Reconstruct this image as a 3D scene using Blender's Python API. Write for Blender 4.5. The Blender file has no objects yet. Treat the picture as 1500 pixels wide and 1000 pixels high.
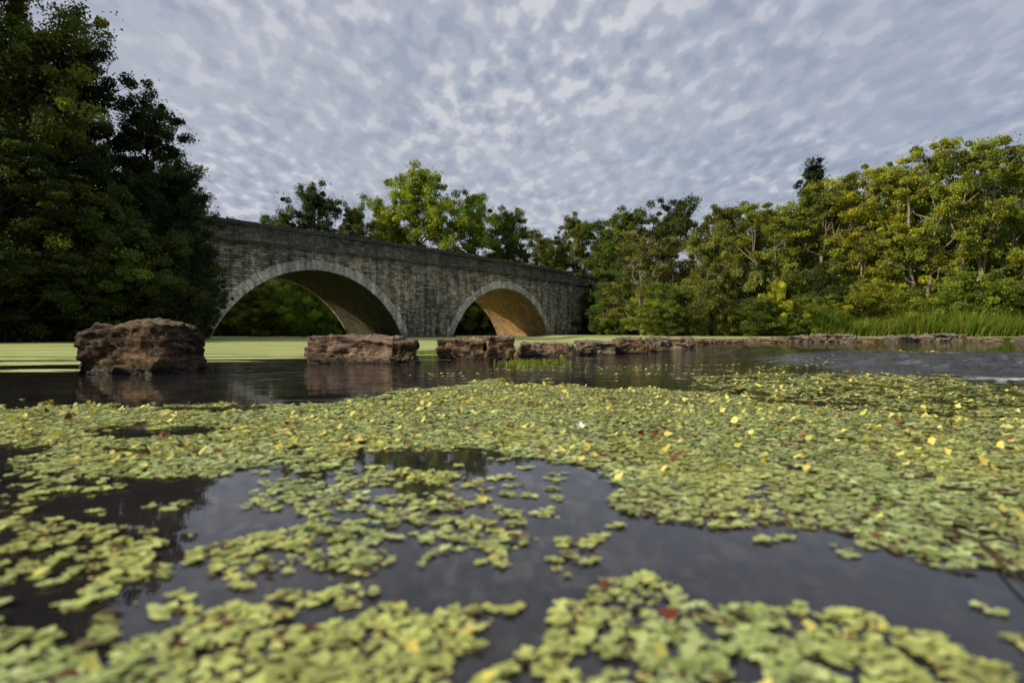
import bpy, bmesh, math, random
import numpy as np
from mathutils import Vector, Matrix, noise as mnoise

S = bpy.context.scene
F = 833.3; CH = 0.30; HOR = 488.0
def G(px, py):
    d = CH * F / (py - HOR)
    return ((px - 750) / F * d, d)

# ---------------------------------------------------------------- helpers
def link(o, parent=None):
    S.collection.objects.link(o)
    if parent: o.parent = parent
    return o
def empty(name, loc=(0,0,0), rz=0, sc=(1,1,1)):
    e = bpy.data.objects.new(name, None)
    e.location = loc; e.rotation_euler = (0,0,rz); e.scale = sc
    e.empty_display_size = .3
    return link(e)
def mesh_np(name, v, f, col=None, mat=None, smooth=False, uv=None, extra=None):
    v = np.asarray(v, dtype=np.float32); f = np.asarray(f, dtype=np.int32)
    k = f.shape[1]; M = f.shape[0]
    me = bpy.data.meshes.new(name)
    me.vertices.add(len(v)); me.vertices.foreach_set('co', v.ravel())
    me.loops.add(M*k); me.loops.foreach_set('vertex_index', f.ravel())
    me.polygons.add(M); me.polygons.foreach_set('loop_start', np.arange(M, dtype=np.int32)*k)
    me.polygons.foreach_set('use_smooth', np.full(M, smooth))
    me.update(calc_edges=True)
    if col is not None:
        a = me.color_attributes.new('Col', 'FLOAT_COLOR', 'POINT')
        c = np.ones((len(v),4), dtype=np.float32); c[:,:3] = col
        a.data.foreach_set('color', c.ravel())
    if extra:
        for nm, arr in extra.items():
            a = me.attributes.new(nm, 'FLOAT', 'POINT'); a.data.foreach_set('value', np.asarray(arr, dtype=np.float32).ravel())
    if uv is not None:
        l = me.uv_layers.new(name='UVMap'); l.data.foreach_set('uv', np.asarray(uv, dtype=np.float32)[f.ravel()].ravel())
    if mat: me.materials.append(mat)
    me.validate()
    return me
class VN:
    def __init__(s, seed):
        s.g = np.random.default_rng(seed).random((256,256))
    def __call__(s, x, y):
        x = np.asarray(x); y = np.asarray(y)
        xi = np.floor(x).astype(int); yi = np.floor(y).astype(int)
        fx = x-xi; fy = y-yi; fx = fx*fx*(3-2*fx); fy = fy*fy*(3-2*fy)
        g = s.g; a = g[xi%256, yi%256]; b = g[(xi+1)%256, yi%256]; c = g[xi%256,(yi+1)%256]; d = g[(xi+1)%256,(yi+1)%256]
        return (a*(1-fx)+b*fx)*(1-fy)+(c*(1-fx)+d*fx)*fy
def inpoly(x, y, P):
    r = np.zeros(x.shape, bool); n = len(P); j = n-1
    for i in range(n):
        xi, yi = P[i]; xj, yj = P[j]
        c = ((yi > y) != (yj > y)) & (x < (xj-xi)*(y-yi)/((yj-yi) if yj != yi else 1e-9)+xi)
        r ^= c; j = i
    return r
def segdist(x, y, P, closed=True):
    d = np.full(x.shape, 1e9); n = len(P)
    for i in range(n if closed else n-1):
        ax, ay = P[i]; bx, by = P[(i+1)%n]
        dx, dy = bx-ax, by-ay
        t = np.clip(((x-ax)*dx+(y-ay)*dy)/(dx*dx+dy*dy), 0, 1)
        d = np.minimum(d, np.hypot(x-ax-t*dx, y-ay-t*dy))
    return d
def ss(a, b, x):
    t = np.clip((x-a)/(b-a), 0, 1); return t*t*(3-2*t)

# ---------------------------------------------------------------- material helpers
def newmat(name):
    m = bpy.data.materials.new(name); m.use_nodes = True
    nt = m.node_tree; nt.nodes.clear()
    return m, nt
def N(nt, t, **kw):
    n = nt.nodes.new(t)
    for k, v in kw.items(): setattr(n, k, v)
    return n
def L(nt, a, b): nt.links.new(a, b)
def ramp(nt, fac, stops, interp='LINEAR'):
    r = N(nt, 'ShaderNodeValToRGB'); r.color_ramp.interpolation = interp
    e = r.color_ramp.elements
    while len(e) < len(stops): e.new(0.5)
    for i, (p, c) in enumerate(stops):
        e[i].position = p
        e[i].color = (c, c, c, 1) if not hasattr(c, '__len__') else (*c, 1)
    L(nt, fac, r.inputs[0]); return r.outputs[0]
def mix(nt, fac, a, b, mode='MIX'):
    m = N(nt, 'ShaderNodeMix', data_type='RGBA', blend_type=mode)
    for s, v in ((m.inputs[0], fac), (m.inputs[6], a), (m.inputs[7], b)):
        if hasattr(v, 'links'): L(nt, v, s)
        elif hasattr(v, '__len__'): s.default_value = (*v, 1)
        else: s.default_value = v
    return m.outputs[2]
def math_(nt, op, a, b=None, c=None, clamp=False):
    m = N(nt, 'ShaderNodeMath', operation=op, use_clamp=clamp)
    for i, v in enumerate((a, b, c)):
        if v is None: continue
        if hasattr(v, 'links'): L(nt, v, m.inputs[i])
        else: m.inputs[i].default_value = v
    return m.outputs[0]
def noise_(nt, vec, scale, detail=4, rough=.55, dist=0):
    n = N(nt, 'ShaderNodeTexNoise'); n.inputs['Scale'].default_value = scale
    n.inputs['Detail'].default_value = detail; n.inputs['Roughness'].default_value = rough
    n.inputs['Distortion'].default_value = dist
    if vec is not None: L(nt, vec, n.inputs['Vector'])
    return n.outputs[0]
def mapping(nt, vec, scale=(1,1,1), rot=(0,0,0), loc=(0,0,0)):
    m = N(nt, 'ShaderNodeMapping'); m.inputs['Scale'].default_value = scale
    m.inputs['Rotation'].default_value = rot; m.inputs['Location'].default_value = loc
    L(nt, vec, m.inputs['Vector']); return m.outputs[0]
def bump(nt, h, strength, dist, normal=None):
    b = N(nt, 'ShaderNodeBump'); b.inputs['Strength'].default_value = strength if not hasattr(strength,'links') else 1
    if hasattr(strength, 'links'): L(nt, strength, b.inputs['Strength'])
    b.inputs['Distance'].default_value = dist
    L(nt, h, b.inputs['Height'])
    if normal: L(nt, normal, b.inputs['Normal'])
    return b.outputs[0]
def principled(nt, col, rough=.8, nrm=None, spec=.3, out=True):
    p = N(nt, 'ShaderNodeBsdfPrincipled')
    if hasattr(col, 'links'): L(nt, col, p.inputs['Base Color'])
    else: p.inputs['Base Color'].default_value = (*col, 1)
    if hasattr(rough, 'links'): L(nt, rough, p.inputs['Roughness'])
    else: p.inputs['Roughness'].default_value = rough
    p.inputs['Specular IOR Level'].default_value = spec
    if nrm: L(nt, nrm, p.inputs['Normal'])
    if out:
        o = N(nt, 'ShaderNodeOutputMaterial'); L(nt, p.outputs[0], o.inputs[0])
    return p

# ---------------------------------------------------------------- leaf & bark materials
def leaf_mat(name, tint, transl=.4):
    m, nt = newmat(name)
    a = N(nt, 'ShaderNodeAttribute', attribute_name='Col')
    oi = N(nt, 'ShaderNodeObjectInfo')
    c = mix(nt, 1.0, a.outputs['Color'], tint, 'MULTIPLY')
    r = ramp(nt, oi.outputs['Random'], [(0, (.78,.92,.85)), (.5,(1,1,1)), (1,(1.22,1.08,.9))])
    c = mix(nt, 1.0, c, r, 'MULTIPLY')
    p = principled(nt, c, .6, spec=.25, out=False)
    t = N(nt, 'ShaderNodeBsdfTranslucent')
    c2 = mix(nt, 1.0, c, (1.25, 1.3, .6), 'MULTIPLY'); L(nt, c2, t.inputs[0])
    mx = N(nt, 'ShaderNodeMixShader'); mx.inputs[0].default_value = transl
    L(nt, p.outputs[0], mx.inputs[1]); L(nt, t.outputs[0], mx.inputs[2])
    o = N(nt, 'ShaderNodeOutputMaterial'); L(nt, mx.outputs[0], o.inputs[0])
    return m
LM = {
 'dark':  leaf_mat('leaf_dark',  (.062,.088,.026)),
 'deep':  leaf_mat('leaf_deep',  (.040,.060,.022)),
 'mid':   leaf_mat('leaf_mid',   (.125,.160,.034)),
 'light': leaf_mat('leaf_light', (.22,.26,.042)),
 'lime':  leaf_mat('leaf_lime',  (.23,.31,.055)),
 'gold':  leaf_mat('leaf_gold',  (.30,.31,.048)),
 'olive': leaf_mat('leaf_olive', (.22,.22,.07)),
 'yellow':leaf_mat('leaf_yellow',(.50,.50,.06)),
 'reed':  leaf_mat('leaf_reed',  (.19,.26,.04)),
 'weed':  leaf_mat('leaf_floating', (1,1,1), .10),
}
def bark_mat(name, c):
    m, nt = newmat(name)
    tc = N(nt, 'ShaderNodeTexCoord')
    n = noise_(nt, mapping(nt, tc.outputs['Object'], (6,6,1.5)), 3, 5)
    col = ramp(nt, n, [(.3, tuple(x*.5 for x in c)), (.7, c)])
    principled(nt, col, .9, bump(nt, n, .5, .05), .1); return m
BARK = bark_mat('bark_dark', (.07,.055,.04)); BARKP = bark_mat('bark_pale', (.36,.30,.22))

# ---------------------------------------------------------------- tree prototypes
def tube(V, Fc, pts, rad, sides=6):
    base = len(V); n = len(pts)
    for i, p in enumerate(pts):
        d = (pts[min(i+1,n-1)] - pts[max(i-1,0)]); d = d/ (np.linalg.norm(d)+1e-9)
        a = np.cross(d, [0.3,1,.1]); a /= np.linalg.norm(a)+1e-9; b = np.cross(d, a)
        for s in range(sides):
            t = 2*math.pi*s/sides
            V.append(p + rad[i]*(math.cos(t)*a+math.sin(t)*b))
    for i in range(n-1):
        for s in range(sides):
            s2 = (s+1)%sides
            Fc.append((base+i*sides+s, base+i*sides+s2, base+(i+1)*sides+s2, base+(i+1)*sides+s))
def leaves(rng, cen, nl, rc, Lf, flat=.65):
    k = len(cen); cid = np.repeat(np.arange(k), nl)
    n = k*nl
    d = rng.normal(size=(n,3)); d /= np.linalg.norm(d,axis=1)[:,None]
    r = rng.random(n)**.45
    rcs = (rc*(.45+1.0*rng.random(k)))[cid]
    p = cen[cid] + d*(r*rcs)[:,None]*np.array([1,1,flat])
    a = rng.normal(size=(n,3)) + d*.6; a[:,2] -= .35; a /= np.linalg.norm(a,axis=1)[:,None]
    q = rng.normal(size=(n,3)); b = np.cross(a, q); b /= np.linalg.norm(b,axis=1)[:,None]
    l = Lf*(.6+.8*rng.random(n))
    a *= (l*.5)[:,None]; b *= (l*.27)[:,None]
    v = np.stack([p-a, p+b, p+a, p-b], 1).reshape(-1,3)
    f = np.arange(n*4).reshape(-1,4)
    cb = (.40+1.05*rng.random(k))[cid]*(.7+.6*rng.random(n))
    hy = (rng.random(k)**1.5*.5)[cid] + .2*rng.random(n)
    col = np.stack([cb*(.80+hy*.75), cb*(.98+hy*.15), cb*(1.05-hy)], 1)
    return v, f, np.repeat(col, 4, axis=0)
DIM = {}
def make_proto(name, seed, H=14, R=4, zb=3, nlimb=26, ncl=9, nl=180, Lf=.22, rc=.75, shape='round', stems=1, bare=0.0, pw=.7):
    DIM[name] = (H, R)
    rng = np.random.default_rng(seed)
    V, Fc = [], []; cens = []
    tr_all = []
    for s in range(stems):
        ang = rng.random()*6.28; sp = (0 if stems == 1 else .5+.5*rng.random())
        top = np.array([math.cos(ang)*sp*R*.5, math.sin(ang)*sp*R*.5, H*(.86 if s == 0 else .6+.25*rng.random())])
        n = 9; pts = []
        st = np.array([math.cos(ang), math.sin(ang), 0])*(0 if stems == 1 else .12*R)
        for i in range(n):
            t = i/(n-1)
            pts.append(st*(1-t)+top*t + rng.normal(size=3)*np.array([.02,.02,0])*H*(0.35 if 0<i else 0))
        r0 = .022*H/(stems**.35)
        tube(V, Fc, pts, [r0*(1.35 if i == 0 else 1)*(1-.82*i/(n-1)) for i in range(n)], 8)
        tr_all.append(np.array(pts))
    for i in range(nlimb):
        v = (i+.5)/nlimb; v = min(1, max(0, v+rng.normal()*.03))
        if shape == 'round': pr = max(.12, math.sin(math.pi*min(1, v*.84+.13)))**pw
        elif shape == 'cone': pr = max(.05, (1-v))**.9
        else: pr = max(.15, math.sin(math.pi*min(1, v*.72+.2)))**.55
        ze = zb + (H-zb)*v; az = i*2.39996+rng.normal()*.35
        rad = R*pr*(.46+.74*rng.random())
        P = tr_all[rng.integers(stems)]
        end = np.array([math.cos(az)*rad, math.sin(az)*rad, ze])
        zs = min(max(zb*.45, ze-.55*rad-.04*H), P[-1][2]*.97)
        j = np.interp(zs, P[:,2], np.arange(len(P))); j0 = int(j); j1 = min(j0+1, len(P)-1)
        start = P[j0]*(1-(j-j0))+P[j1]*(j-j0)
        end[:2] += start[:2]*.6
        m1 = start*.6+end*.4 + np.array([0,0,-.04*rad])+rng.normal(size=3)*.06*rad
        m2 = start*.25+end*.75 + np.array([0,0,.05*rad])+rng.normal(size=3)*.06*rad
        lr = .008*H*(1-.55*v)/(stems**.3)
        tube(V, Fc, [start, m1, m2, end], [lr, lr*.7, lr*.45, lr*.15], 5)
        for c in range(ncl):
            t = bare + (1.04-bare)*rng.random()**.75
            q = start+(end-start)*t if t > .75 else (m1+(m2-m1)*(t/.75) if t > .3 else start+(m1-start)*t/.3)
            ce = q + rng.normal(size=3)*rc*np.array([1.15,1.15,.9])
            ce[2] = max(ce[2], .25)
            cens.append(ce)
            tube(V, Fc, [q, (q+ce)/2+rng.normal(size=3)*.1*rc, ce], [lr*.3, lr*.2, lr*.08], 3)
    cens = np.array(cens)
    lv, lf, lc = leaves(rng, cens, nl, rc, Lf)
    lv2, lf2, lc2 = leaves(rng, cens, max(6, nl//8), rc*1.8, Lf)
    lf2 = lf2+len(lv)
    leafme = mesh_np(name+'_leaves', np.vstack([lv, lv2]), np.vstack([lf, lf2]), np.vstack([lc, lc2]))
    wood = mesh_np(name+'_wood', np.array(V), np.array(Fc), smooth=True)
    return leafme, wood
PR = {
 'near_a': make_proto('near_a', 1, 15, 4.2, 1.6, 44, 11, 220, .135, .46),
 'near_b': make_proto('near_b', 2, 12, 3.3, 1.0, 38, 11, 210, .125, .40, shape='round', pw=.9),
 'round_a': make_proto('round_a', 3, 14, 4.6, 2.5, 36, 10, 160, .20, .60),
 'round_b': make_proto('round_b', 4, 14, 4.0, 2.2, 32, 10, 160, .20, .58, shape='tall'),
 'ash_a': make_proto('ash_a', 5, 12.5, 3.3, 1.8, 34, 9, 160, .145, .40, shape='tall', stems=3, bare=.35),
 'ash_b': make_proto('ash_b', 6, 12.5, 3.4, 1.4, 36, 9, 160, .145, .38, shape='tall', stems=4, bare=.3),
 'bush_a': make_proto('bush_a', 7, 5, 2.3, .3, 28, 9, 190, .105, .29, stems=4),
 'bush_b': make_proto('bush_b', 8, 4, 2.4, .2, 24, 9, 170, .12, .33, stems=5),
 'cone': make_proto('cone', 9, 15, 1.7, 3, 40, 6, 110, .2, .4, shape='cone'),
}
PC = {}
def plant(kind, name, px, Y, H, R, tint, bark=BARK, rot=None, z=0, absx=None):
    lm, wm = PR[kind]
    key = kind+'|'+tint
    if key not in PC:
        c = lm.copy(); c.materials.clear(); c.materials.append(LM[tint]); w = wm.copy(); w.materials.clear(); w.materials.append(bark)
        PC[key] = (c, w)
    c, w = PC[key]
    H0, R0 = DIM[kind]
    X = absx if absx is not None else (px-750)/F*Y
    sr = R/R0
    random.seed(int(px*7+Y*13+H*31))
    e = empty(name, (X, Y, z), random.random()*6.28 if rot is None else rot, (sr, sr, H/H0))
    link(bpy.data.objects.new('crown', c), e); link(bpy.data.objects.new('trunk_and_limbs', w), e)
    return e

# left bank trees
plant('near_a','added_shade_tree', -5, 21, 15.4, 3.7, 'mid')  # mid tint paints a sunlit patch among the darker trees
plant('near_a','added_shade_tree', -190, 20, 16.5, 4.8, 'dark')
plant('near_b','added_shade_tree', 125, 23.5, 12.2, 2.8, 'deep')
plant('near_b','added_shade_tree', 215, 25, 10.4, 2.5, 'deep')
plant('near_b','added_shade_tree', 60, 26, 13.6, 3.0, 'dark')
plant('near_b','added_shade_tree', 265, 26.5, 7.9, 1.9, 'dark')
plant('near_a','added_shade_tree', -90, 27, 17, 4.6, 'dark')
plant('near_b','added_shade_tree', 0, 18.8, 7.0, 3.0, 'dark')
plant('near_a','added_shade_tree', 0, 14, 17, 5, 'dark', absx=-33)  # off-view trees from here on, added to block the low sun
plant('near_a','added_shade_tree', 0, 9, 16, 5, 'dark', absx=-40)
plant('near_a','added_shade_tree', 0, 20, 18, 5, 'dark', absx=-34)
plant('near_a','added_shade_tree', 0, 27, 17, 5, 'dark', absx=-31)
plant('near_b','added_shade_tree', 0, 33, 15, 4.6, 'dark', absx=-30)  # added behind the front trees to keep sun off the left vault
for i,(px,Y,H,R,t) in enumerate([(40,19.5,4.2,2.3,'dark'),(130,20.5,4.4,2.3,'mid'),(205,21.5,4.2,2.0,'dark'),(255,23,4.2,1.7,'deep'),
        (170,22,5.6,2.0,'mid'),(95,21.5,6.0,2.2,'dark'),(-40,18.5,4.5,2.4,'dark'),(-150,17.5,4.4,2.6,'dark'),(286,26.3,4.0,1.3,'dark'),(225,24,5.8,1.9,'deep')]):  # the mid shrubs carry lit leaves in their tint
    plant('bush_a','riverside_shrub', px, Y, H, R, t)
# behind the bridge
for a in [('round_a','oak_tree',462,62,16.4,4.0,'dark'),('round_b','oak_tree',405,60,12.8,3.0,'mid'),('round_a','oak_tree',520,64,14.8,2.8,'olive'),
          ('round_a','lime_tree',612,66,19.4,5.4,'lime'),('round_b','lime_tree',570,68,16.2,3.4,'lime'),('round_b','lime_tree',688,70,17.4,4.2,'lime'),('round_a','oak_tree',745,72,16.0,4.0,'mid'),
          ('round_b','oak_tree',800,84,14.8,4.4,'mid'),('round_a','oak_tree',845,74,15.6,3.8,'mid'),('round_b','oak_tree',890,72,13.8,4,'mid'),
          ('round_a','oak_tree',330,72,14,5,'dark'),('round_a','oak_tree',250,60,14,5,'dark'),('round_b','oak_tree',560,76,13,5,'dark'),
          ('round_b','oak_tree',225,49,15,5,'dark'),('round_b','oak_tree',265,44,10,3,'dark'),
          ('bush_b','riverside_shrub',462,49,5.4,2.9,'lime'),('bush_b','riverside_shrub',425,54,6.0,3.4,'lime'),('bush_b','riverside_shrub',345,58,6,4,'mid'),
          ('bush_b','riverside_shrub',300,52,6,3,'dark'),('bush_b','riverside_shrub',500,66,6,4.5,'mid'),('bush_b','riverside_shrub',690,74,6,4.5,'dark'),
          ('bush_b','riverside_shrub',740,72,5.5,4,'mid'),('bush_b','riverside_shrub',640,76,6,5,'dark'),('bush_b','riverside_shrub',385,47,4,2.6,'mid'),
          ('bush_b','riverside_shrub',860,62,5.2,2.8,'dark')]:
    plant(*a)
# right bank
for a in [('round_a','oak_tree',918,56,12.4,3.7,'mid'),('round_b','oak_tree',985,53,12.7,3.2,'dark'),('round_a','oak_tree',1062,50,11.6,3.6,'mid'),
          ('ash_b','willow_tree',945,44,8.2,2.7,'olive'),('bush_b','riverside_shrub',905,50,4.8,2.5,'mid'),('bush_a','riverside_shrub',962,40,3.6,2.2,'light'),
          ('bush_a','willow_shrub',1052,33,6.2,2.2,'olive'),
          ('ash_a','ash_tree',1130,43,10.8,3.2,'light'),('ash_b','ash_tree',1185,42,11.8,3.1,'mid'),('cone','conifer_tree',1192,52,16.0,1.6,'deep'),
          ('ash_a','ash_tree',1240,40,12.2,3.1,'gold'),('ash_b','ash_tree',1300,39,12.2,3.0,'light'),('ash_a','ash_tree',1350,37,12.6,3.0,'gold'),
          ('ash_b','ash_tree',1415,36,12.6,3.0,'light'),('ash_a','ash_tree',1490,35,13.2,3.1,'gold'),('ash_b','ash_tree',1580,34,13.5,3.5,'light'),
          ('ash_a','ash_tree',1680,33,13.5,3.8,'light'),('ash_a','ash_tree',1800,31,13.5,4,'light'),('ash_b','ash_tree',1960,30,14,4,'mid'),
          ('round_a','oak_tree',1120,56,12.5,4.5,'mid'),('round_a','oak_tree',1230,54,13.5,4.5,'dark'),('round_a','oak_tree',1340,52,14,4.8,'mid'),
          ('round_a','oak_tree',1440,50,14,4.8,'dark'),('round_a','oak_tree',1550,48,15,4.8,'mid'),('round_b','oak_tree',1700,46,15,5,'mid'),
          ('bush_b','yellow_leaved_shrub',1135,31.5,3.0,1.1,'yellow'),('bush_b','riverside_shrub',1120,30.8,2.1,1.6,'mid'),('bush_b','riverside_shrub',1165,31.0,2.2,1.5,'light')]:
    plant(*a, **({'bark':BARKP} if a[0].startswith('ash') else {}))
rr = random.Random(4)
for i in range(30):
    px = 985+i*30+rr.uniform(-12,12)
    Y = 33.2+rr.uniform(-1,3.2)
    H, R = rr.uniform(1.8,4.6), rr.uniform(1.5,2.3)
    kd, tt = rr.choice(['bush_a','bush_b']), rr.choice(['mid','light','mid','dark','olive','light','dark'])
    if 1010 < px < 1090: continue
    plant(kd, 'riverside_shrub', px, Y, H, R, tt)
belt = empty('distant_tree_line')
for i in range(64):
    a = math.radians(-78+i*2.5)
    r = rr.uniform(98,125)
    x, y = math.sin(a)*r, math.cos(a)*r
    lm, wm = PC['round_a|dark'] if rr.random() < .6 else PC['round_b|mid']
    s = rr.uniform(.8,1.05); ro = rr.random()*6
    for nm, d in (('crown', lm), ('trunks', wm)):
        o = bpy.data.objects.new(nm, d); o.location = (x, y, 0); o.rotation_euler = (0,0,ro); o.scale = (s*1.5,s*1.5,s*.85); link(o, belt)

# ---------------------------------------------------------------- terrain
BO = np.array([-16.3, 31.5]); BU = np.array([.624,.782]); BN = np.array([-.782,.624]); BW = 6.6
def bpt(s, t): return BO+BU*s+BN*t
river = [(-90,14),(-40,15),(-22,17.5),(-15.5,21),(-14.5,25),(-17.4,30.5),(-24,38),(-29,52),(-24,64),(-8,70),(4,68),(9,62),(10.5,50),(11,42),(12.5,33),(17,30.5),(26,29.5),(45,28),(140,26),(200,-120),(-200,-120),(-200,12)]
def coords(fine0, fine1, step, ext, growth=1.18):
    c = list(np.arange(fine0, fine1+1e-6, step)); st = step
    x = c[-1]
    while x < ext: st *= growth; x += st; c.append(x)
    st = step; x = c[0]
    while x > -ext: st *= growth; x -= st; c.insert(0, x)
    return np.array(c)
def grid(xs, ys):
    X, Y = np.meshgrid(xs, ys); nx, ny = len(xs), len(ys)
    i = np.arange(nx*ny).reshape(ny, nx)
    f = np.stack([i[:-1,:-1], i[:-1,1:], i[1:,1:], i[1:,:-1]], -1).reshape(-1,4)
    return X.ravel(), Y.ravel(), f
X, Y, f = grid(coords(-35, 50, 1.0, 1500, 1.25), coords(-6, 85, 1.0, 1500, 1.25))
vn = VN(3)
ins = inpoly(X, Y, river); d = segdist(X, Y, river)
Z = np.where(ins, -.15-.7*ss(0,3,d), -.15+.75*ss(0,1.6,d)+.9*ss(1,14,d)+ (vn(X*.35,Y*.35)-.5)*.5*ss(1,5,d))
for s0, s1 in ((-70,-3.0),(38.5,140)):
    a = bpt(s0, BW/2); b = bpt(s1, BW/2)
    dd = segdist(X, Y, [tuple(a), tuple(b)], closed=False)
    Z = np.maximum(Z, np.where(ins, -9, 5.3-.75*np.maximum(0, dd-2.6)))
far = np.hypot(X, Y); Z += np.where(ins, 0, ss(150, 1200, far)*14)
m, nt = newmat('grassy_ground')
tc = N(nt, 'ShaderNodeTexCoord')
n1 = noise_(nt, tc.outputs['Object'], .6, 6); n2 = noise_(nt, tc.outputs['Object'], 9, 6)
c = ramp(nt, n1, [(.35,(.045,.035,.02)),(.5,(.05,.07,.018)),(.7,(.09,.12,.03))])
c = mix(nt, .5, c, ramp(nt, n2, [(.3,.3),(.7,1.0)]), 'MULTIPLY')
principled(nt, c, .95, bump(nt, n2, .8, .08), .1)
link(bpy.data.objects.new('ground', mesh_np('ground', np.stack([X,Y,Z],1), f, mat=m, smooth=True)))

# ---------------------------------------------------------------- water
def qf(x, y): return (x-2.7)*.42+(y-3.95)*.9
def wz(x, y):
    return .13*ss(0, 1.6, qf(x,y))*ss(2.0, 3.6, x)
X, Y, f = grid(coords(-3, 8, .05, 900, 1.12), coords(2.2, 8, .05, 900, 1.12))
Z = wz(X, Y)
q = qf(X, Y)
slope = ss(0,.25,q)*(1-ss(1.4,2.1,q))*ss(2.3,3.4,X)
vf = VN(77)
qq = q + (vf(X*3, Y*3)-.5)*.35
foam = .9*np.exp(-((qq+.02)/.20)**2)*ss(2.6,3.2,X+.5*(vf(X*2+9,Y*2)-.5))
foam = np.maximum(foam, .42*np.exp(-((qq+.5)/.25)**2)*ss(2.8,3.4,X)*ss(.45,.8,vf(X*5,Y*9)))
foam = np.maximum(foam, .50*slope*ss(.66,.85,vf(X*2.2+Y*1.5,Y*14)))
Z = Z + slope*.008*np.sin(q*20+X*2) + foam*.035*(vf(X*18,Y*18)-.3)
crest = [(-16,3.6),(-4.5,5.8),(-3.0,6.8),(-1.5,8.2),(0,10.5),(3,13.5),(9,19),(20,24),(60,24)]
up = [(-300,3.2)]+crest+[(400,24),(400,300),(-300,300)]
iu = inpoly(X, Y, up); du = segdist(X, Y, crest, closed=False)
weed = .5 + np.where(iu, 1, -1)*np.clip(du/7, 0, .5)
m, nt = newmat('river_water')
geo = N(nt, 'ShaderNodeNewGeometry'); pos = geo.outputs['Position']
aw = N(nt, 'ShaderNodeAttribute', attribute_name='weed').outputs['Fac']
af = N(nt, 'ShaderNodeAttribute', attribute_name='foam').outputs['Fac']
asl = N(nt, 'ShaderNodeAttribute', attribute_name='rip').outputs['Fac']
r1 = noise_(nt, mapping(nt, pos, (2.2,7,1), (0,0,.35)), 1.0, 3, .5, .4)
r2 = noise_(nt, mapping(nt, pos, (1.0,1.6,1)), .9, 2)
r3 = noise_(nt, mapping(nt, pos, (5,26,1), (0,0,-.45)), 1.0, 3)
b1 = bump(nt, r2, .12, .02)
b2 = bump(nt, r1, asl, .012, b1)
b3 = bump(nt, r3, math_(nt,'MULTIPLY',N(nt,'ShaderNodeAttribute',attribute_name='slope').outputs['Fac'],1.0), .035, b2)
dirt = noise_(nt, pos, 3.5, 5)
wc = ramp(nt, dirt, [(.35,(.016,.015,.017)),(.60,(.030,.026,.025)),(.74,(.085,.052,.034))])
pw = principled(nt, wc, .025, b3, .5, out=False); pw.inputs['IOR'].default_value = 1.5
wn = noise_(nt, mapping(nt, pos, (.35,1.7,1), (0,0,.3)), 1.2, 6, .65)
wn2 = noise_(nt, pos, 45, 4, .7)
fac = math_(nt, 'ADD', aw, math_(nt, 'MULTIPLY', math_(nt, 'SUBTRACT', wn, .5), 2.3))
fac = math_(nt, 'ADD', fac, math_(nt, 'MULTIPLY', math_(nt, 'SUBTRACT', wn2, .5), .35))
facm = ramp(nt, fac, [(.50,0),(.56,1)])
wcol = ramp(nt, wn2, [(.3,(.21,.24,.09)),(.5,(.43,.47,.20)),(.7,(.60,.62,.34))])
wcol = mix(nt, .8, wcol, ramp(nt, wn, [(.38,(.5,.6,.4)),(.65,(1.15,1.12,1.0))]), 'MULTIPLY')
pd = principled(nt, wcol, .85, bump(nt, wn2, .7, .01), .1, out=False)
ms = N(nt, 'ShaderNodeMixShader'); L(nt, facm, ms.inputs[0]); L(nt, pw.outputs[0], ms.inputs[1]); L(nt, pd.outputs[0], ms.inputs[2])
fn = noise_(nt, mapping(nt, pos, (9,16,1)), 1.6, 6, .75)
ff = ramp(nt, math_(nt, 'ADD', math_(nt,'MULTIPLY',af,.62), math_(nt,'SUBTRACT',fn,.5)), [(.28,0),(.58,.9)])
pf = principled(nt, (.72,.76,.80), .5, bump(nt, fn, 1, .04), .3, out=False)
ms2 = N(nt, 'ShaderNodeMixShader'); L(nt, ff, ms2.inputs[0]); L(nt, ms.outputs[0], ms2.inputs[1]); L(nt, pf.outputs[0], ms2.inputs[2])
o = N(nt, 'ShaderNodeOutputMaterial'); L(nt, ms2.outputs[0], o.inputs[0])
rip = .05 + .95*ss(2.6, 4.5, Y)*(1-.6*ss(8,20,Y))
link(bpy.data.objects.new('river_water', mesh_np('river_water', np.stack([X,Y,Z],1), f, mat=m, smooth=True, extra={'weed':weed,'foam':foam,'rip':rip,'slope':slope})))

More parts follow.
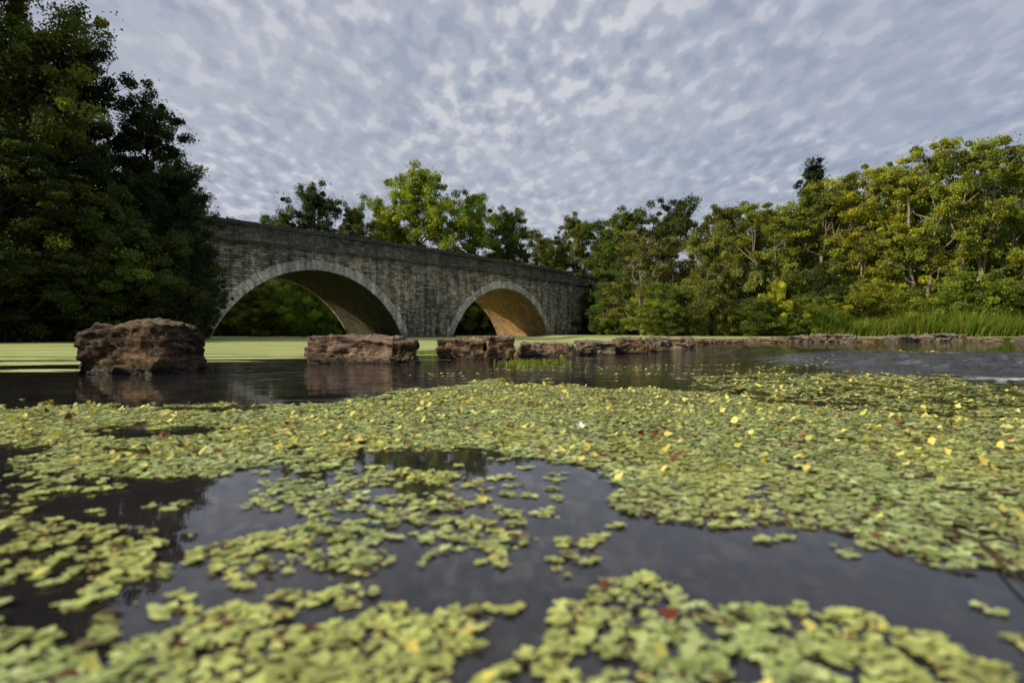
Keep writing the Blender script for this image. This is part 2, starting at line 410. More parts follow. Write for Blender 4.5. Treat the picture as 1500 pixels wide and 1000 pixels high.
# ---------------------------------------------------------------- bridge
def stone_mat(name, bw, bh, cA, cB, stain=1.0, warm=None, mort=(.05,.045,.04), lich_k=.72):
    m, nt = newmat(name)
    uv = N(nt, 'ShaderNodeUVMap').outputs[0]
    nz = noise_(nt, uv, 1.3, 3)
    va = N(nt, 'ShaderNodeVectorMath', operation='ADD'); L(nt, uv, va.inputs[0])
    cmb = N(nt, 'ShaderNodeCombineXYZ'); L(nt, math_(nt,'MULTIPLY',nz,.16), cmb.inputs[1]); L(nt, math_(nt,'MULTIPLY',nz,.3), cmb.inputs[0])
    L(nt, cmb.outputs[0], va.inputs[1])
    br = N(nt, 'ShaderNodeTexBrick'); L(nt, va.outputs[0], br.inputs['Vector'])
    br.inputs['Scale'].default_value = 1; br.inputs['Brick Width'].default_value = bw; br.inputs['Row Height'].default_value = bh
    br.inputs['Mortar Size'].default_value = .014; br.inputs['Mortar Smooth'].default_value = .4; br.inputs['Bias'].default_value = -.1
    br.inputs['Color1'].default_value = (*cA,1); br.inputs['Color2'].default_value = (*cB,1); br.inputs['Mortar'].default_value = (*mort,1)
    br.offset = .43; br.squash = .8; br.squash_frequency = 3
    c = br.outputs['Color']
    g = N(nt, 'ShaderNodeTexCoord').outputs['Object']
    big = noise_(nt, g, .35, 5, .6); streak = noise_(nt, mapping(nt, g, (1.6,1.6,.22)), 1.1, 5, .65); fine = noise_(nt, g, 7, 6, .7)
    med = noise_(nt, mapping(nt, g, (1,1,2.2)), 2.3, 5, .7)
    if stain:
        c = mix(nt, .9*stain, c, ramp(nt, streak, [(.36,.28),(.5,.85),(.62,1.45)]), 'MULTIPLY')
        c = mix(nt, .8*stain, c, ramp(nt, big, [(.35,(.45,.45,.47)),(.6,(1.3,1.22,1.05))]), 'MULTIPLY')
        c = mix(nt, .7*stain, c, ramp(nt, med, [(.36,.4),(.5,1.0),(.66,1.6)]), 'MULTIPLY')
    c = mix(nt, .8, c, ramp(nt, fine, [(.3,.45),(.55,1.0),(.72,1.5)]), 'MULTIPLY')
    sx = N(nt, 'ShaderNodeSeparateXYZ'); L(nt, g, sx.inputs[0])
    if stain > .3:
        zz = math_(nt, 'ADD', sx.outputs[2], math_(nt,'MULTIPLY', math_(nt,'SUBTRACT',streak,.5), 3.2))
        lich = ramp(nt, math_(nt,'MULTIPLY',zz,.1), [(.50,0),(.62,1)])
        c = mix(nt, math_(nt,'MULTIPLY',lich,lich_k), c, mix(nt, fine, (.012,.012,.012), (.12,.115,.10)))
        wet = ramp(nt, math_(nt,'MULTIPLY',zz,.1), [(.0,1),(.07,0)])
        c = mix(nt, math_(nt,'MULTIPLY',wet,.6), c, (.035,.035,.022))
    h = math_(nt, 'ADD', math_(nt,'MULTIPLY',br.outputs['Fac'],-1.0), fine)
    principled(nt, c, .92, bump(nt, h, 1.0, .04), .15)
    return m
WALL = stone_mat('bridge_rubble_stone', .44, .165, (.24,.225,.18), (.68,.61,.48))
SOFF_SHADE = stone_mat('bridge_vault_stone_shaded', .40, .15, (.08,.072,.05), (.15,.13,.09), stain=0.3, mort=(.05,.045,.035))  # darker copy of the vault stone: left arch's shade put into the colour
SOFF = stone_mat('bridge_vault_stone', .40, .15, (.40,.26,.14), (.68,.44,.24), stain=0.29, mort=(.16,.11,.07))  # lit copy for the right arch, warm sunlight in its colour
RING = stone_mat('bridge_ashlar', 9, 9, (.66,.63,.55), (.66,.63,.55), stain=.7, lich_k=.35)
COPE = stone_mat('bridge_coping_stone', 1.1, 9, (.10,.098,.086), (.24,.23,.2), stain=.6)
br = empty('stone_arch_bridge', (BO[0], BO[1], 0), math.atan2(BU[1], BU[0]))
S0, S1 = -9.0, 47.0; SP = -.2; AR = 7.58; AC = -3.23; HW = 6.95; ARCH = (6.4, 25.2)
def ZT(s): return 6.32+.27*max(0, 1-((s-17)/25)**2)
ss_list = set([S0, S1])
for s in np.arange(S0, S1, .6): 
    if all(abs(s-a) > HW for a in ARCH): ss_list.add(round(float(s),3))
for a in ARCH:
    for k in range(65):
        ss_list.add(round(a+HW*math.sin((k/64-.5)*math.pi), 4))
sl = sorted(ss_list)
def intr(s):
    for a in ARCH:
        if abs(s-a) < HW-1e-3: return AC+math.sqrt(AR*AR-(s-a)**2)
    return None
def wall_mesh(name, t, mat, flip):
    v=[]; f=[]; uv=[]
    for i in range(len(sl)-1):
        a, b = sl[i], sl[i+1]; mid=(a+b)/2
        if intr(mid) is None: za = zb = -1.2
        else:
            za = intr(a) if intr(a) is not None else SP
            zb = intr(b) if intr(b) is not None else SP
            for c in ARCH:
                if abs(a-(c-HW))<2e-3: za = SP
                if abs(b-(c+HW))<2e-3: zb = SP
        n=len(v)
        q=[(a,t,za),(b,t,zb),(b,t,ZT(b)),(a,t,ZT(a))]
        v+=q; uv+=[(p[0],p[2]) for p in q]
        f.append((n+3,n+2,n+1,n) if flip else (n,n+1,n+2,n+3))
    link(bpy.data.objects.new(name, mesh_np(name, v, f, mat=mat, uv=uv)), br)
wall_mesh('spandrel_wall_downstream', 0, WALL, False)
wall_mesh('spandrel_wall_upstream', BW, WALL, True)
for ai, a in enumerate(ARCH):
    v=[];f=[];uv=[]; half = math.asin(HW/AR); n=48
    prof=[(a-HW,-1.2)]+[(a+AR*math.sin(-half+2*half*k/n), AC+AR*math.cos(-half+2*half*k/n)) for k in range(n+1)]+[(a+HW,-1.2)]
    acc=0
    for i,(s,z) in enumerate(prof):
        if i: acc+=math.hypot(s-prof[i-1][0], z-prof[i-1][1])
        for t in (.0,BW): v.append((s,t,z)); uv.append((t,acc))
    for i in range(len(prof)-1): f.append((2*i,2*i+1,2*i+3,2*i+2))
    link(bpy.data.objects.new('vault_barrel', mesh_np('vault_barrel', v, f, mat=(SOFF_SHADE,SOFF)[ai], uv=uv, smooth=False)), br)
    rng = random.Random(ai)
    v=[];f=[];uv=[]
    nv=45
    for side,(t0,t1) in enumerate(((-.07,.05),(BW-.05,BW+.07))):
        for k in range(nv):
            g=.0022
            th0=-half+2*half*k/nv+g; th1=-half+2*half*(k+1)/nv-g
            r0=AR-.03; r1=AR+.56+rng.uniform(-.05,.07); o=rng.uniform(-.015,.015)
            n=len(v)
            for t in (t0+o,t1):
                for th,r in ((th0,r0),(th1,r0),(th1,r1),(th0,r1)):
                    v.append((a+r*math.sin(th), t, AC+r*math.cos(th))); uv.append((k*3.1+th, r))
            for q in ((0,1,2,3),(7,6,5,4),(0,4,5,1),(1,5,6,2),(2,6,7,3),(3,7,4,0)): f.append(tuple(n+i for i in q))
    link(bpy.data.objects.new('arch_ring', mesh_np('arch_ring', v, f, mat=RING, uv=uv)), br)
def box(v,f,uv,s0,s1,t0,t1,z0,z1,za=None,zb=None):
    n=len(v)
    a0 = z0 if za is None else za[0]; a1 = z0 if za is None else za[1]
    b0 = z1 if zb is None else zb[0]; b1 = z1 if zb is None else zb[1]
    q=[(s0,t0,a0),(s1,t0,a1),(s1,t1,a1),(s0,t1,a0),(s0,t0,b0),(s1,t0,b1),(s1,t1,b1),(s0,t1,b0)]
    v+=q; uv+=[(p[0],p[2]+p[1]) for p in q]
    for a in ((0,1,5,4),(1,2,6,5),(2,3,7,6),(3,0,4,7),(4,5,6,7),(3,2,1,0)): f.append(tuple(n+i for i in a))
rng=random.Random(9)
v=[];f=[];uv=[]
for t0,t1 in ((-.12,.43),(BW-.43,BW+.12)):
    s=S0
    while s<S1:
        w=rng.uniform(.7,1.3); dz=rng.uniform(-.05,.05); e=min(s+w,S1)
        box(v,f,uv,s+.008,e-.008,t0+rng.uniform(-.02,.02),t1,0,0,(ZT(s)+.002,ZT(e)+.002),(ZT(s)+.27+dz,ZT(e)+.27+dz+rng.uniform(-.02,.02))); s+=w
link(bpy.data.objects.new('parapet_coping', mesh_np('parapet_coping', v, f, mat=COPE, uv=uv)), br)
v=[];f=[];uv=[]
for t0,t1 in ((-.13,-.003),(BW+.003,BW+.13)):
    s=S0
    while s<S1:
        w=rng.uniform(.6,1.1); e=min(s+w,S1); za=ZT(s)-1.03; zb=ZT(e)-1.03
        box(v,f,uv,s+.006,e-.006,t0+rng.uniform(-.015,.015),t1,0,0,(za,zb),(za+.17,zb+.17+rng.uniform(-.01,.01))); s+=w
link(bpy.data.objects.new('string_course', mesh_np('string_course', v, f, mat=COPE, uv=uv)), br)
v=[];f=[];uv=[]
box(v,f,uv,S0,S1,.003,BW-.003,5.2,5.55)
box(v,f,uv,S0,S1,.30,.40,5.555,6.25); box(v,f,uv,S0,S1,BW-.40,BW-.30,5.555,6.25)
link(bpy.data.objects.new('deck_and_inner_parapets', mesh_np('deck', v, f, mat=COPE, uv=uv)), br)
v=[];f=[];uv=[]
box(v,f,uv,ARCH[0]+HW-.15,ARCH[1]-HW+.15,-.45,-.004,-1,.10); box(v,f,uv,ARCH[0]+HW-.15,ARCH[1]-HW+.15,BW+.004,BW+.5,-1,.10)
box(v,f,uv,ARCH[1]+HW-.1,ARCH[1]+HW+4,-.4,-.004,-1,.14)
link(bpy.data.objects.new('pier_footing', mesh_np('pier_footing', v, f, mat=WALL, uv=uv)), br)
v=[];f=[];uv=[]
box(v,f,uv,S0-.3,S0-.002,.0,BW,-1,5.5); box(v,f,uv,S1+.002,S1+.3,0,BW,-1,5.5)
link(bpy.data.objects.new('end_wall', mesh_np('end_wall', v, f, mat=WALL, uv=uv)), br)
g_ = np.random.default_rng(5)
cc = []
for k in range(70):
    s = g_.uniform(-2, 42); up_ = g_.random() < .55
    cc.append((s, g_.uniform(-.15,.1), ZT(s)+(.27 if up_ else -.83)+.03))
for k in range(26):
    s = g_.uniform(-2, 42); z = g_.uniform(.2, 5)
    it = intr(s)
    if it is None or z > it+.7: cc.append((s, -.04, z))
lv, lf, lc = leaves(g_, np.array(cc), 26, .13, .085)
link(bpy.data.objects.new('wall_plants', mesh_np('wall_plants', lv, lf, lc, LM['mid'])), br)

# ---------------------------------------------------------------- weir stones
def rock_mat(name, cA, cB, cC, topc=(.36,.30,.24)):
    m, nt = newmat(name)
    tc = N(nt,'ShaderNodeTexCoord').outputs['Object']; geo = N(nt,'ShaderNodeNewGeometry')
    a = noise_(nt, mapping(nt, tc, (1,1,3.2), (.05,.12,0)), 3.8, 9, .72, .4); b = noise_(nt, tc, 34, 6, .78); c3 = noise_(nt, tc, 2.2, 4)
    lic = noise_(nt, tc, 9, 5, .7)
    crk = noise_(nt, mapping(nt, tc, (1,1,4.5), (.1,.2,0)), 3.0, 3, .5, .8)
    crack = ramp(nt, math_(nt,'ABSOLUTE',math_(nt,'SUBTRACT',crk,.5)), [(.0,0),(.022,1)])
    c = ramp(nt, a, [(.34,cA),(.52,cB),(.66,cC)])
    c = mix(nt, .8, c, ramp(nt, b, [(.34,.3),(.55,1),(.68,1.6)]), 'MULTIPLY')
    c = mix(nt, .75, c, ramp(nt, c3, [(.4,(.4,.4,.42)),(.6,(1.2,1.12,1.05))]), 'MULTIPLY')
    c = mix(nt, .6, c, crack, 'MULTIPLY')
    c = mix(nt, math_(nt,'MULTIPLY',ramp(nt, lic, [(.56,0),(.64,1)]),.4), c, (.20,.18,.13))
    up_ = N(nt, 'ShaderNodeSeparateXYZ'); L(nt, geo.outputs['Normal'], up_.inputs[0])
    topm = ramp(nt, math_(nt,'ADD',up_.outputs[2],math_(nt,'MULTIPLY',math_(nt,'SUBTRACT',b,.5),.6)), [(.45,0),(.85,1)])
    c = mix(nt, math_(nt,'MULTIPLY',topm,.4), c, topc)  # upward faces painted paler, as lit stone tops
    sp = N(nt,'ShaderNodeSeparateXYZ'); L(nt, geo.outputs['Position'], sp.inputs[0])
    zw = math_(nt,'ADD', math_(nt,'MULTIPLY',sp.outputs[2],3), math_(nt,'MULTIPLY',math_(nt,'SUBTRACT',a,.5),.6))
    moss = ramp(nt, zw, [(.12,0),(.22,1),(.34,0)])
    c = mix(nt, math_(nt,'MULTIPLY',moss,.45), c, (.10,.09,.02))
    wet = ramp(nt, zw, [(.06,1),(.20,0)])
    c = mix(nt, math_(nt,'MULTIPLY',wet,.85), c, (.012,.010,.007))
    rgh = mix(nt, wet, (.85,.85,.85), (.3,.3,.3))
    h = math_(nt,'ADD', a, math_(nt,'MULTIPLY', b, .5)); h = math_(nt,'ADD', h, math_(nt,'MULTIPLY', crack, .35))
    principled(nt, c, rgh, bump(nt, h, 1, .055), .3); return m
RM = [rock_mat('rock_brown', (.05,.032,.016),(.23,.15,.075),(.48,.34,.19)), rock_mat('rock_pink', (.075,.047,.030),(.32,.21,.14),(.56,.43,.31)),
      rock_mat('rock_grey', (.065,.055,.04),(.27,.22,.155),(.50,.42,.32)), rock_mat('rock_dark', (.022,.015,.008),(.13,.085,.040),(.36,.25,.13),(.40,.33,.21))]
def rock(x0, x1, y, depth, top, seed, mi, rz=0, tilt=0, rough=.8, rnd=.02, wedge=0):
    w = (x1-x0); h = top+.25
    bm = bmesh.new(); bmesh.ops.create_cube(bm, size=1)
    bmesh.ops.subdivide_edges(bm, edges=bm.edges[:], cuts=48, use_grid_fill=True)
    sd = Vector((seed*7.3, seed*3.1, seed*1.7))
    hw, hd, hh = w/2-.02, depth/2, h/2
    for v in bm.verts:
        p = Vector((v.co.x*2*hw, v.co.y*2*hd, v.co.z*2*hh))
        r = rnd+.045*abs(mnoise.noise(p*2+sd))
        q = Vector((max(-hw+r, min(hw-r, p.x)), max(-hd+r, min(hd-r, p.y)), max(-hh+r, min(hh-r, p.z))))
        dlt = p-q
        if dlt.length > 1e-6: p = q+dlt.normalized()*r
        nrm = dlt.normalized() if dlt.length > 1e-6 else Vector((0,0,1))
        big = mnoise.fractal(p*2.2+sd, .8, 2, 3)*.035
        fine = mnoise.fractal(Vector((p.x*7,p.y*7,p.z*14))+sd, .55, 2, 5)*.030
        zl = p.z*9+p.x*.8+mnoise.noise(p*1.6+sd)*1.1
        led = mnoise.noise(Vector((math.floor(zl)*5.3, p.x*1.6, p.y*1.6))+sd)*.050*(1-abs(nrm.z))
        ch = max(0, mnoise.noise(p*2.9+sd*2)-.22)*.20
        p += nrm*((big+fine+led-ch)*rough)
        p.x *= 1 - .09*(p.z/hh)*(.5+.5*mnoise.noise(sd))
        p.z += tilt*p.x
        if wedge and p.z > 0: p.z -= wedge*max(0, (-p.x-hw*.45)/hw)*p.z/hh
        v.co = p
    me = bpy.data.meshes.new('weir_stone'); bm.to_mesh(me); bm.free()
    for pl in me.polygons: pl.use_smooth = True
    me.materials.append(RM[mi])
    o = bpy.data.objects.new('weir_stone', me); o.location = ((x0+x1)/2, y+depth/2, top-h/2); o.rotation_euler = (0,0,rz)
    link(o)
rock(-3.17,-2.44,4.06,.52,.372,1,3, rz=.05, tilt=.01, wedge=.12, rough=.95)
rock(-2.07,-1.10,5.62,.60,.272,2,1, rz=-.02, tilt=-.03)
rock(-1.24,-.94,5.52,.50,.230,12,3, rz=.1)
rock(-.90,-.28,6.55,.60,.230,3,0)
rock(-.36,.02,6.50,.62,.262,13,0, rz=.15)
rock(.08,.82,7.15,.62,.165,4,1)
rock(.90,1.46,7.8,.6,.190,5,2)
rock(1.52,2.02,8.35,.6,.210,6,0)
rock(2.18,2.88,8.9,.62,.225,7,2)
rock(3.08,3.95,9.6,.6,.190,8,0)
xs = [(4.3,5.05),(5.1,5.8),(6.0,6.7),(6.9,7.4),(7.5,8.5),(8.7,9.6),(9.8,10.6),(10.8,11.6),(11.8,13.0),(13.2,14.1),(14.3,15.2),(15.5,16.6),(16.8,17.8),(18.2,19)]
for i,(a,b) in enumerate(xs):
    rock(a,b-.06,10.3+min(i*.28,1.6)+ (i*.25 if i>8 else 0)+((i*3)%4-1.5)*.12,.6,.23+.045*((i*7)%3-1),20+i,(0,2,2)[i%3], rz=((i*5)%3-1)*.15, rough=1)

# ---------------------------------------------------------------- floating leaves
P = lambda pts: [G(*p) for p in pts]
mats = [
 (P([(-500,596),(0,595),(150,598),(300,600),(450,592),(520,584),(640,568),(700,559),(850,566),(1000,574),(1100,584),(1180,597),(1280,608),(1500,606),(2100,606),
     (2100,880),(1500,838),(1420,838),(1250,792),(1200,770),(1100,772),(960,762),(920,705),(860,682),(760,668),(650,655),(560,662),(480,682),(400,690),(300,700),(200,704),(100,694),(0,676),(-500,690)]), .95),
 (P([(395,745),(450,700),(560,672),(700,690),(770,742),(720,800),(600,835),(540,838),(330,852),(290,830),(370,790)]), .52),
 (P([(-200,770),(100,765),(290,790),(280,845),(190,875),(100,905),(-200,940)]), .56),
 (P([(-200,690),(60,690),(130,720),(100,770),(-200,770)]), .34),
 (P([(-300,925),(90,935),(210,898),(240,888),(380,900),(470,858),(560,868),(640,900),(700,905),(660,960),(640,1010),(600,1150),(-300,1150)]), .80),
 (P([(690,1010),(740,955),(790,885),(860,858),(920,842),(1000,850),(1060,885),(1180,880),(1260,900),(1400,950),(1470,1010),(1500,1150),(690,1150)]), .82),
 (P([(1000,553),(1200,545),(1350,550),(1500,570),(1800,590),(1800,602),(1280,602),(1180,590),(1080,574)]), .42),
 (P([(690,790),(860,790),(860,835),(690,845)]), .40),
]
holes = [P([(120,628),(200,624),(330,630),(300,640),(180,646),(130,642)]), P([(-300,655),(0,652),(60,662),(20,678),(-300,684)]), P([(560,668),(640,660),(770,668),(740,690),(580,690)]), P([(150,655),(250,658),(240,664),(160,663)])]
rng = np.random.default_rng(11)
n1, n2, n3, n4 = VN(21), VN(22), VN(23), VN(24)
def mask(x, y):
    jx = (n1(x*9+50, y*9+50)-.5)*.13*y+(n1(x*30, y*30+9)-.5)*.07*y; jy = (n2(x*9+50, y*9+50)-.5)*.16*y*np.clip(y/2.0,.4,1.1)+(n2(x*30, y*30+9)-.5)*.07*y
    cl = .45*n3(x*13+90, y*13+90)+.55*n4(x*55+90, y*55+90)
    r = np.zeros(x.shape, bool)
    for poly, dens in mats:
        thr = np.interp(dens, [0,.3,.5,.75,.95,1], [1,.62,.53,.43,.26,0])
        r |= inpoly(x+jx, y+jy, poly) & (cl > thr)
    for hpoly in holes: r &= ~inpoly(x+jx*.6, y+jy*.6, hpoly)
    return r
def scatter(n, rmax=4.2):
    x = rng.uniform(-4.2, 5.2, n); y = rng.uniform(.30, rmax, n)
    k = (np.abs(x) < 1.15*y+.35) & mask(x, y)
    return x[k], y[k]
def leafmesh(name, x, y, rad, nr, z0, z1, colfun, tilt=.16, lobes=True, cup=.1):
    n = len(x); th0 = rng.random(n)*6.28
    t = np.arange(nr)/nr*2*math.pi
    lob = 1+ (.30*np.cos(3*t)+.10*np.cos(5*t+1) if lobes else 0*t)
    rr_ = rad[:,None]*lob[None,:]*(1+.15*rng.normal(size=(n,nr)))
    ang = t[None,:]+th0[:,None]
    cx = rr_*np.cos(ang); cy = rr_*np.sin(ang)*(.75+.3*rng.random(n))[:,None]
    tx = rng.normal(size=n)*tilt; ty = rng.normal(size=n)*tilt
    z = z0+(z1-z0)*rng.random(n)
    cz = cx*tx[:,None]+cy*ty[:,None]+cup*rr_*rng.random((n,1))
    zc = z+(np.abs(tx*rad)+np.abs(ty*rad))*.5
    wzv = wz(x, y)
    V = np.zeros((n, nr+1, 3)); V[:,0] = np.stack([x,y,zc+wzv],1)
    V[:,1:,0] = x[:,None]+cx; V[:,1:,1] = y[:,None]+cy; V[:,1:,2] = np.maximum(.0012, zc[:,None]+cz)+wzv[:,None]
    base = (np.arange(n)*(nr+1))[:,None]
    i = np.arange(nr)
    f = np.stack([np.broadcast_to(base,(n,nr)), base+1+i, base+1+(i+1)%nr], -1).reshape(-1,3)
    c = colfun(x, y, n); C = np.repeat(c[:,None,:], nr+1, 1); C[:,0] *= .80
    return V.reshape(-1,3), f, C.reshape(-1,3)
def leafcol(x, y, n):
    g = rng.random(n)[:,None]; pa = n3(x*5+7, y*5)[:,None]; pb = n1(x*22+3, y*22+8)[:,None]
    a = np.array([.45,.50,.15]); b = np.array([.82,.80,.38]); yv = np.array([.78,.70,.20])
    c = a*(1-g)+b*g
    k = np.clip((pa-.42)*1.5,0,.6); c = c*(1-k)+yv*k
    c *= (.58+.52*rng.random((n,1)))*(.80+.38*pb)
    zone = .5*n4(x*3+3,y*3)+.5*n2(x*11,y*11)
    red = rng.random(n) < .007+.17*ss(.56,.74,zone)*np.where(x > .1, 1, .3)
    c[red] = np.array([.17,.055,.035])*(.4+rng.random((red.sum(),1)))
    br_ = rng.random(n) < .06; c[br_] = np.array([.20,.14,.06])*(.4+rng.random((br_.sum(),1)))
    return c
pl = empty('floating_water_plants')
x, y = scatter(450000)
v, f, c = leafmesh('a', x, y, (.0036+.0054*rng.random(len(x)))*(1+.10*np.clip(y-2,0,2)), 10, .0012, .0055, leafcol, .08, cup=.08)
link(bpy.data.objects.new('leaves', mesh_np('leaves', v, f, c, LM['weed'])), pl)
x, y = scatter(360000)
v, f, c = leafmesh('b', x, y, .0018+.0022*rng.random(len(x)), 6, .001, .0025, leafcol, .04, False)
link(bpy.data.objects.new('duckweed', mesh_np('duckweed', v, f, c, LM['weed'])), pl)
x, y = scatter(26000)
def sprigcol(x, y, n):
    c = leafcol(x, y, n)*np.array([.98,1.0,.8]); r = rng.random(n) < .09; c[r] = np.array([.15,.045,.03]); r = rng.random(n) < .006; c[r] = np.array([.7,.62,.14]); return c
k = rng.random(len(x)) < np.where(y > 1.3, .85, .2); x = x[k]; y = y[k]
v, f, c = leafmesh('c', x, y, .004+.006*rng.random(len(x)), 7, .003, .012, sprigcol, .4, True, .25)
link(bpy.data.objects.new('raised_leaves', mesh_np('raised_leaves', v, f, c, LM['weed'])), pl)
n = 2600
x = rng.uniform(-.8, 4.2, n); y = rng.uniform(2.9, 5.4, n); k = n3(x*2.2+31, y*5+4) > .70-.12*ss(.5,2.5,x); x = x[k]; y = y[k]
v, f, c = leafmesh('d', x, y, .006+.010*rng.random(len(x)), 7, .002, .006, leafcol, .12)
link(bpy.data.objects.new('drifting_scraps', mesh_np('drifting_scraps', v, f, c, LM['weed'])), pl)
# loose rosettes drifting in the open water
n = 300
x0 = rng.uniform(-1.0, 1.2, n); y0 = rng.uniform(.42, 1.35, n); kk = n1(x0*6+70, y0*6+20) > .55; x0 = x0[kk]; y0 = y0[kk]
x = np.repeat(x0, 7)+rng.normal(size=len(x0)*7)*.008; y = np.repeat(y0, 7)+rng.normal(size=len(x0)*7)*.008
v, f, c = leafmesh('e', x, y, .004+.005*rng.random(len(x)), 10, .0012, .004, leafcol, .05, cup=.05)
link(bpy.data.objects.new('loose_rosettes', mesh_np('loose_rosettes', v, f, c, LM['weed'])), pl)

# ---------------------------------------------------------------- reeds / grass
def blades(name, x, y, z, h, w, tint, colvar=.4, lean=.25):
    n = len(x); a = rng.random(n)*6.28; la = rng.random(n)*6.28; ll = h*lean*rng.random(n)*1.6
    bx = np.cos(a)*w/2; by = np.sin(a)*w/2
    lx = np.cos(la)*ll; ly = np.sin(la)*ll
    V = np.stack([np.stack([x-bx,y-by,z],1), np.stack([x+bx,y+by,z],1), np.stack([x+bx*.7+lx*.35,y+by*.7+ly*.35,z+h*.6],1), np.stack([x-bx*.7+lx*.35,y-by*.7+ly*.35,z+h*.6],1), np.stack([x+lx,y+ly,z+h],1)],1)
    b = (np.arange(n)*5)[:,None]
    f = np.vstack([np.concatenate([b,b+1,b+2],1), np.concatenate([b,b+2,b+3],1), np.concatenate([b+3,b+2,b+4],1)])
    g = (.5+.8*rng.random((n,1))); yv = rng.random((n,1))
    c = np.concatenate([g*(.8+yv*.7), g, g*(1-.4*yv)],1)
    return mesh_np(name, V.reshape(-1,3), f, np.repeat(c,5,axis=0), LM[tint])
n = 70000
bankl = [(12.5,33),(17,30.3),(26,29.2),(45,27.7),(70,27)]
t = rng.random(n)*3.999; i = t.astype(int); fr = t-i
bl = np.array(bankl); px_ = bl[i,0]*(1-fr)+bl[i+1,0]*fr; py_ = bl[i,1]*(1-fr)+bl[i+1,1]*fr
off = rng.random(n)**1.3*3.4
hv = VN(5)(px_*.8,py_*.8)*.6+VN(6)(px_*2.5,py_*2.5)*.6
link(bpy.data.objects.new('reed_grass', blades('reed_grass', px_+rng.normal(size=n)*.3, py_+off-.3, -.05+.2*off/3.2+0*t, .15+(.5+1.0*rng.random(n))*hv*1.4, .04+0*t, 'reed', lean=.5)))
def tuft(cx, cy, sx, sy, n, h0, h1):
    link(bpy.data.objects.new('water_weed_tuft', blades('water_weed_tuft', cx+rng.normal(size=n)*sx, cy+rng.normal(size=n)*sy, np.zeros(n), h0+(h1-h0)*rng.random(n), np.full(n,.012), 'reed', lean=1.4)))
tuft(.20, 5.6, .17, .3, 420, .01, .05)
tuft(-1.1, 8.3, .35, .2, 400, .02, .07)
def fallen(name, loc, size, col, rot):
    bm = bmesh.new(); pts = []
    k = 14
    for i in range(k):
        a = i/k*2*math.pi; r = size*(.5+.5*abs(math.cos(a*.5)))*(1+.12*math.sin(a*6))
        pts.append(bm.verts.new((r*math.cos(a), r*.62*math.sin(a), .25*size*math.sin(a)**2)))
    c = bm.verts.new((0,0,0))
    for i in range(k): bm.faces.new((c, pts[i], pts[(i+1)%k]))
    me = bpy.data.meshes.new(name); bm.to_mesh(me); bm.free()
    m, nt = newmat(name+'_mat'); tc = N(nt,'ShaderNodeTexCoord').outputs['Object']
    nn = noise_(nt, tc, 60, 4); principled(nt, ramp(nt, nn, [(.35,tuple(q*.55 for q in col)),(.6,col)]), .6); me.materials.append(m)
    o = bpy.data.objects.new(name, me); o.location = loc; o.rotation_euler = rot; link(o)
X0,Y0 = G(735,562); fallen('fallen_leaf', (X0,Y0,.022), .028, (.65,.5,.03), (1.2,.9,.3))
X0,Y0 = G(748,564); fallen('fallen_leaf', (X0,Y0,.015), .024, (.6,.42,.03), (1.0,-.5,1.3))
X0,Y0 = G(822,530); fallen('fallen_leaf', (X0,Y0,.05), .05, (.6,.55,.06), (1.3,.9,.3))
X0,Y0 = G(1155,550); fallen('fallen_leaf', (X0,Y0,.015), .03, (.45,.28,.05), (.4,.2,.8))
X0,Y0 = G(1320,692); fallen('fallen_leaf', (X0,Y0,.010), .014, (.6,.6,.05), (.3,.2,.5))
X0,Y0 = G(1290,634); fallen('fallen_leaf', (X0,Y0,.012), .022, (.65,.6,.06), (.3,.3,2))
for (qx,qy,sz) in ((1150,606,.022),(1158,690,.012),(1160,716,.011),(540,622,.016),(415,690,.012),(1195,640,.014),(1330,640,.016),(1090,575,.03),(960,640,.014),(1228,612,.018),(1148,658,.012)):
    X0,Y0 = G(qx,qy); fallen('fallen_leaf', (X0,Y0,.010), sz, (.16,.045,.03), (.4,.3,qx*.7))
me = bpy.data.meshes.new('white_blossom'); bm = bmesh.new()
for kx in range(5):
    a = kx/5*6.283; vs = []
    for (r, w) in ((.002,0),(.009,-.006),(.015,0),(.009,.006)):
        vs.append(bm.verts.new((r*math.cos(a)-w*math.sin(a), r*math.sin(a)+w*math.cos(a), r*.7)))
    bm.faces.new(vs)
bm.to_mesh(me); bm.free(); m, nt = newmat('petal_white'); principled(nt, (.8,.8,.75), .6); me.materials.append(m)
X0,Y0 = G(850,636); o = bpy.data.objects.new('white_blossom', me); o.location = (X0,Y0,.02); o.rotation_euler=(.5,0,0); link(o)
for pts in ([(1370,772),(1430,800),(1500,842),(1560,868)], [(1430,800),(1470,800),(1530,812)], [(1440,806),(1500,866),(1530,900)]):
    V=[];Fc=[]
    pp=[np.array([*G(*p), .006+.004*(i%2)]) for i,p in enumerate(pts)]
    tube(V,Fc,pp,[.0022,.002,.0016,.001][:len(pp)],6)
    link(bpy.data.objects.new('floating_twig', mesh_np('floating_twig', np.array(V), np.array(Fc), mat=BARK, smooth=True)))

# ---------------------------------------------------------------- sky, sun
sd = Vector((-.86,-.34,.50)).normalized()
el = math.asin(sd.z); az = math.atan2(sd.x, sd.y)
w = bpy.data.worlds.new('World'); S.world = w; w.use_nodes = True
nt = w.node_tree; nt.nodes.clear()
sky = N(nt, 'ShaderNodeTexSky', sky_type='NISHITA', sun_disc=False); sky.sun_elevation = el; sky.sun_rotation = az
tc = N(nt, 'ShaderNodeTexCoord').outputs['Generated']
sp = N(nt, 'ShaderNodeSeparateXYZ'); L(nt, tc, sp.inputs[0])
zz = math_(nt, 'ADD', math_(nt, 'MAXIMUM', sp.outputs[2], 0), .20)
cb = N(nt, 'ShaderNodeCombineXYZ'); L(nt, math_(nt,'DIVIDE',sp.outputs[0],zz), cb.inputs[0]); L(nt, math_(nt,'DIVIDE',sp.outputs[1],zz), cb.inputs[1])
uvw = cb.outputs[0]
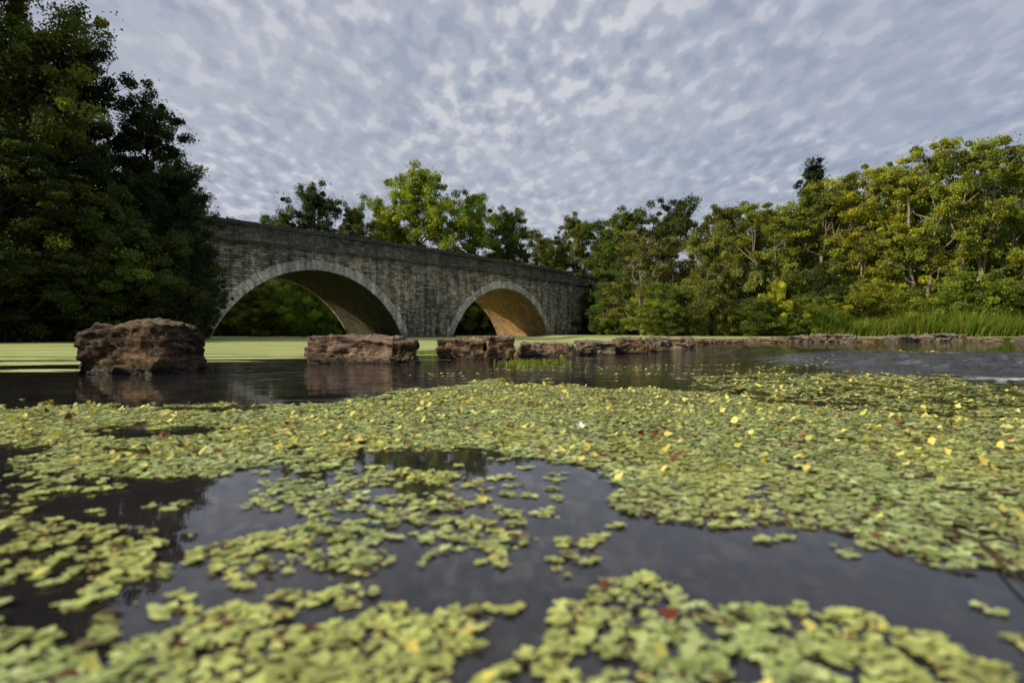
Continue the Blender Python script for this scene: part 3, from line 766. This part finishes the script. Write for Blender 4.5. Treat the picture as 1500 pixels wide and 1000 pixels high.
wv = noise_(nt, mapping(nt, uvw, (1.35,.85,1), (0,0,.75)), 14, 2.0, .45, .1)
wvb = noise_(nt, mapping(nt, uvw, (1.3,.9,1), (0,0,-.5)), 5.0, 3, .5, .2)
wv2 = noise_(nt, uvw, 1.1, 4, .5)
wv3 = noise_(nt, mapping(nt, uvw, (.8,1.3,1), (0,0,-.4)), 1.6, 5, .6)
cl = math_(nt,'ADD', math_(nt,'MULTIPLY',wv,.52), math_(nt,'MULTIPLY',wvb,.24))
cl = math_(nt,'ADD', cl, math_(nt,'MULTIPLY',wv3,.24))
patch = ramp(nt, wv2, [(.38,0),(.58,1)])
ccol = ramp(nt, cl, [(.40,(.34,.40,.53)),(.50,(.50,.54,.64)),(.60,(.80,.81,.86))], 'EASE')
flat = (.53,.565,.655)
ccol = mix(nt, math_(nt,'ADD',math_(nt,'MULTIPLY',patch,.55),.35), flat, ccol)
side = ramp(nt, math_(nt,'ADD',math_(nt,'MULTIPLY',sp.outputs[0],.5),.5), [(.25,(1.04,1.03,1.02)),(.6,(1,1,1)),(.95,(.74,.79,.89))])
ccol = mix(nt, 1.0, ccol, side, 'MULTIPLY')
hz = ramp(nt, sp.outputs[2], [(0,1),(.28,0)])
ccol = mix(nt, math_(nt,'MULTIPLY',hz,.65), ccol, (.54,.56,.65))
bg1 = N(nt,'ShaderNodeBackground'); L(nt, sky.outputs[0], bg1.inputs[0]); bg1.inputs[1].default_value = .08
bg2 = N(nt,'ShaderNodeBackground'); L(nt, ccol, bg2.inputs[0]); bg2.inputs[1].default_value = .88
mx = N(nt,'ShaderNodeMixShader'); mx.inputs[0].default_value = .9
L(nt,bg1.outputs[0],mx.inputs[1]); L(nt,bg2.outputs[0],mx.inputs[2])
o = N(nt,'ShaderNodeOutputWorld'); L(nt,mx.outputs[0],o.inputs[0])
sun = bpy.data.lights.new('sun','SUN'); sun.energy = 5.0; sun.angle = math.radians(.6); sun.color = (1,.88,.67)
so = bpy.data.objects.new('sun', sun); so.rotation_euler = (-sd).to_track_quat('-Z','Y').to_euler(); so.location=(-50,0,40); link(so)

# ---------------------------------------------------------------- camera
cam = bpy.data.cameras.new('camera'); cam.lens = 20; cam.sensor_width = 36; cam.clip_start = .02; cam.clip_end = 5000
cam.dof.use_dof = True; cam.dof.focus_distance = 5.0; cam.dof.aperture_fstop = 2.6
co = bpy.data.objects.new('camera', cam); co.location = (0,0,CH); co.rotation_euler = (math.radians(90)-math.atan(12/F),0,0); link(co)
S.camera = co
S.view_settings.view_transform = 'Standard'; S.view_settings.look = 'None'; S.view_settings.exposure = 0
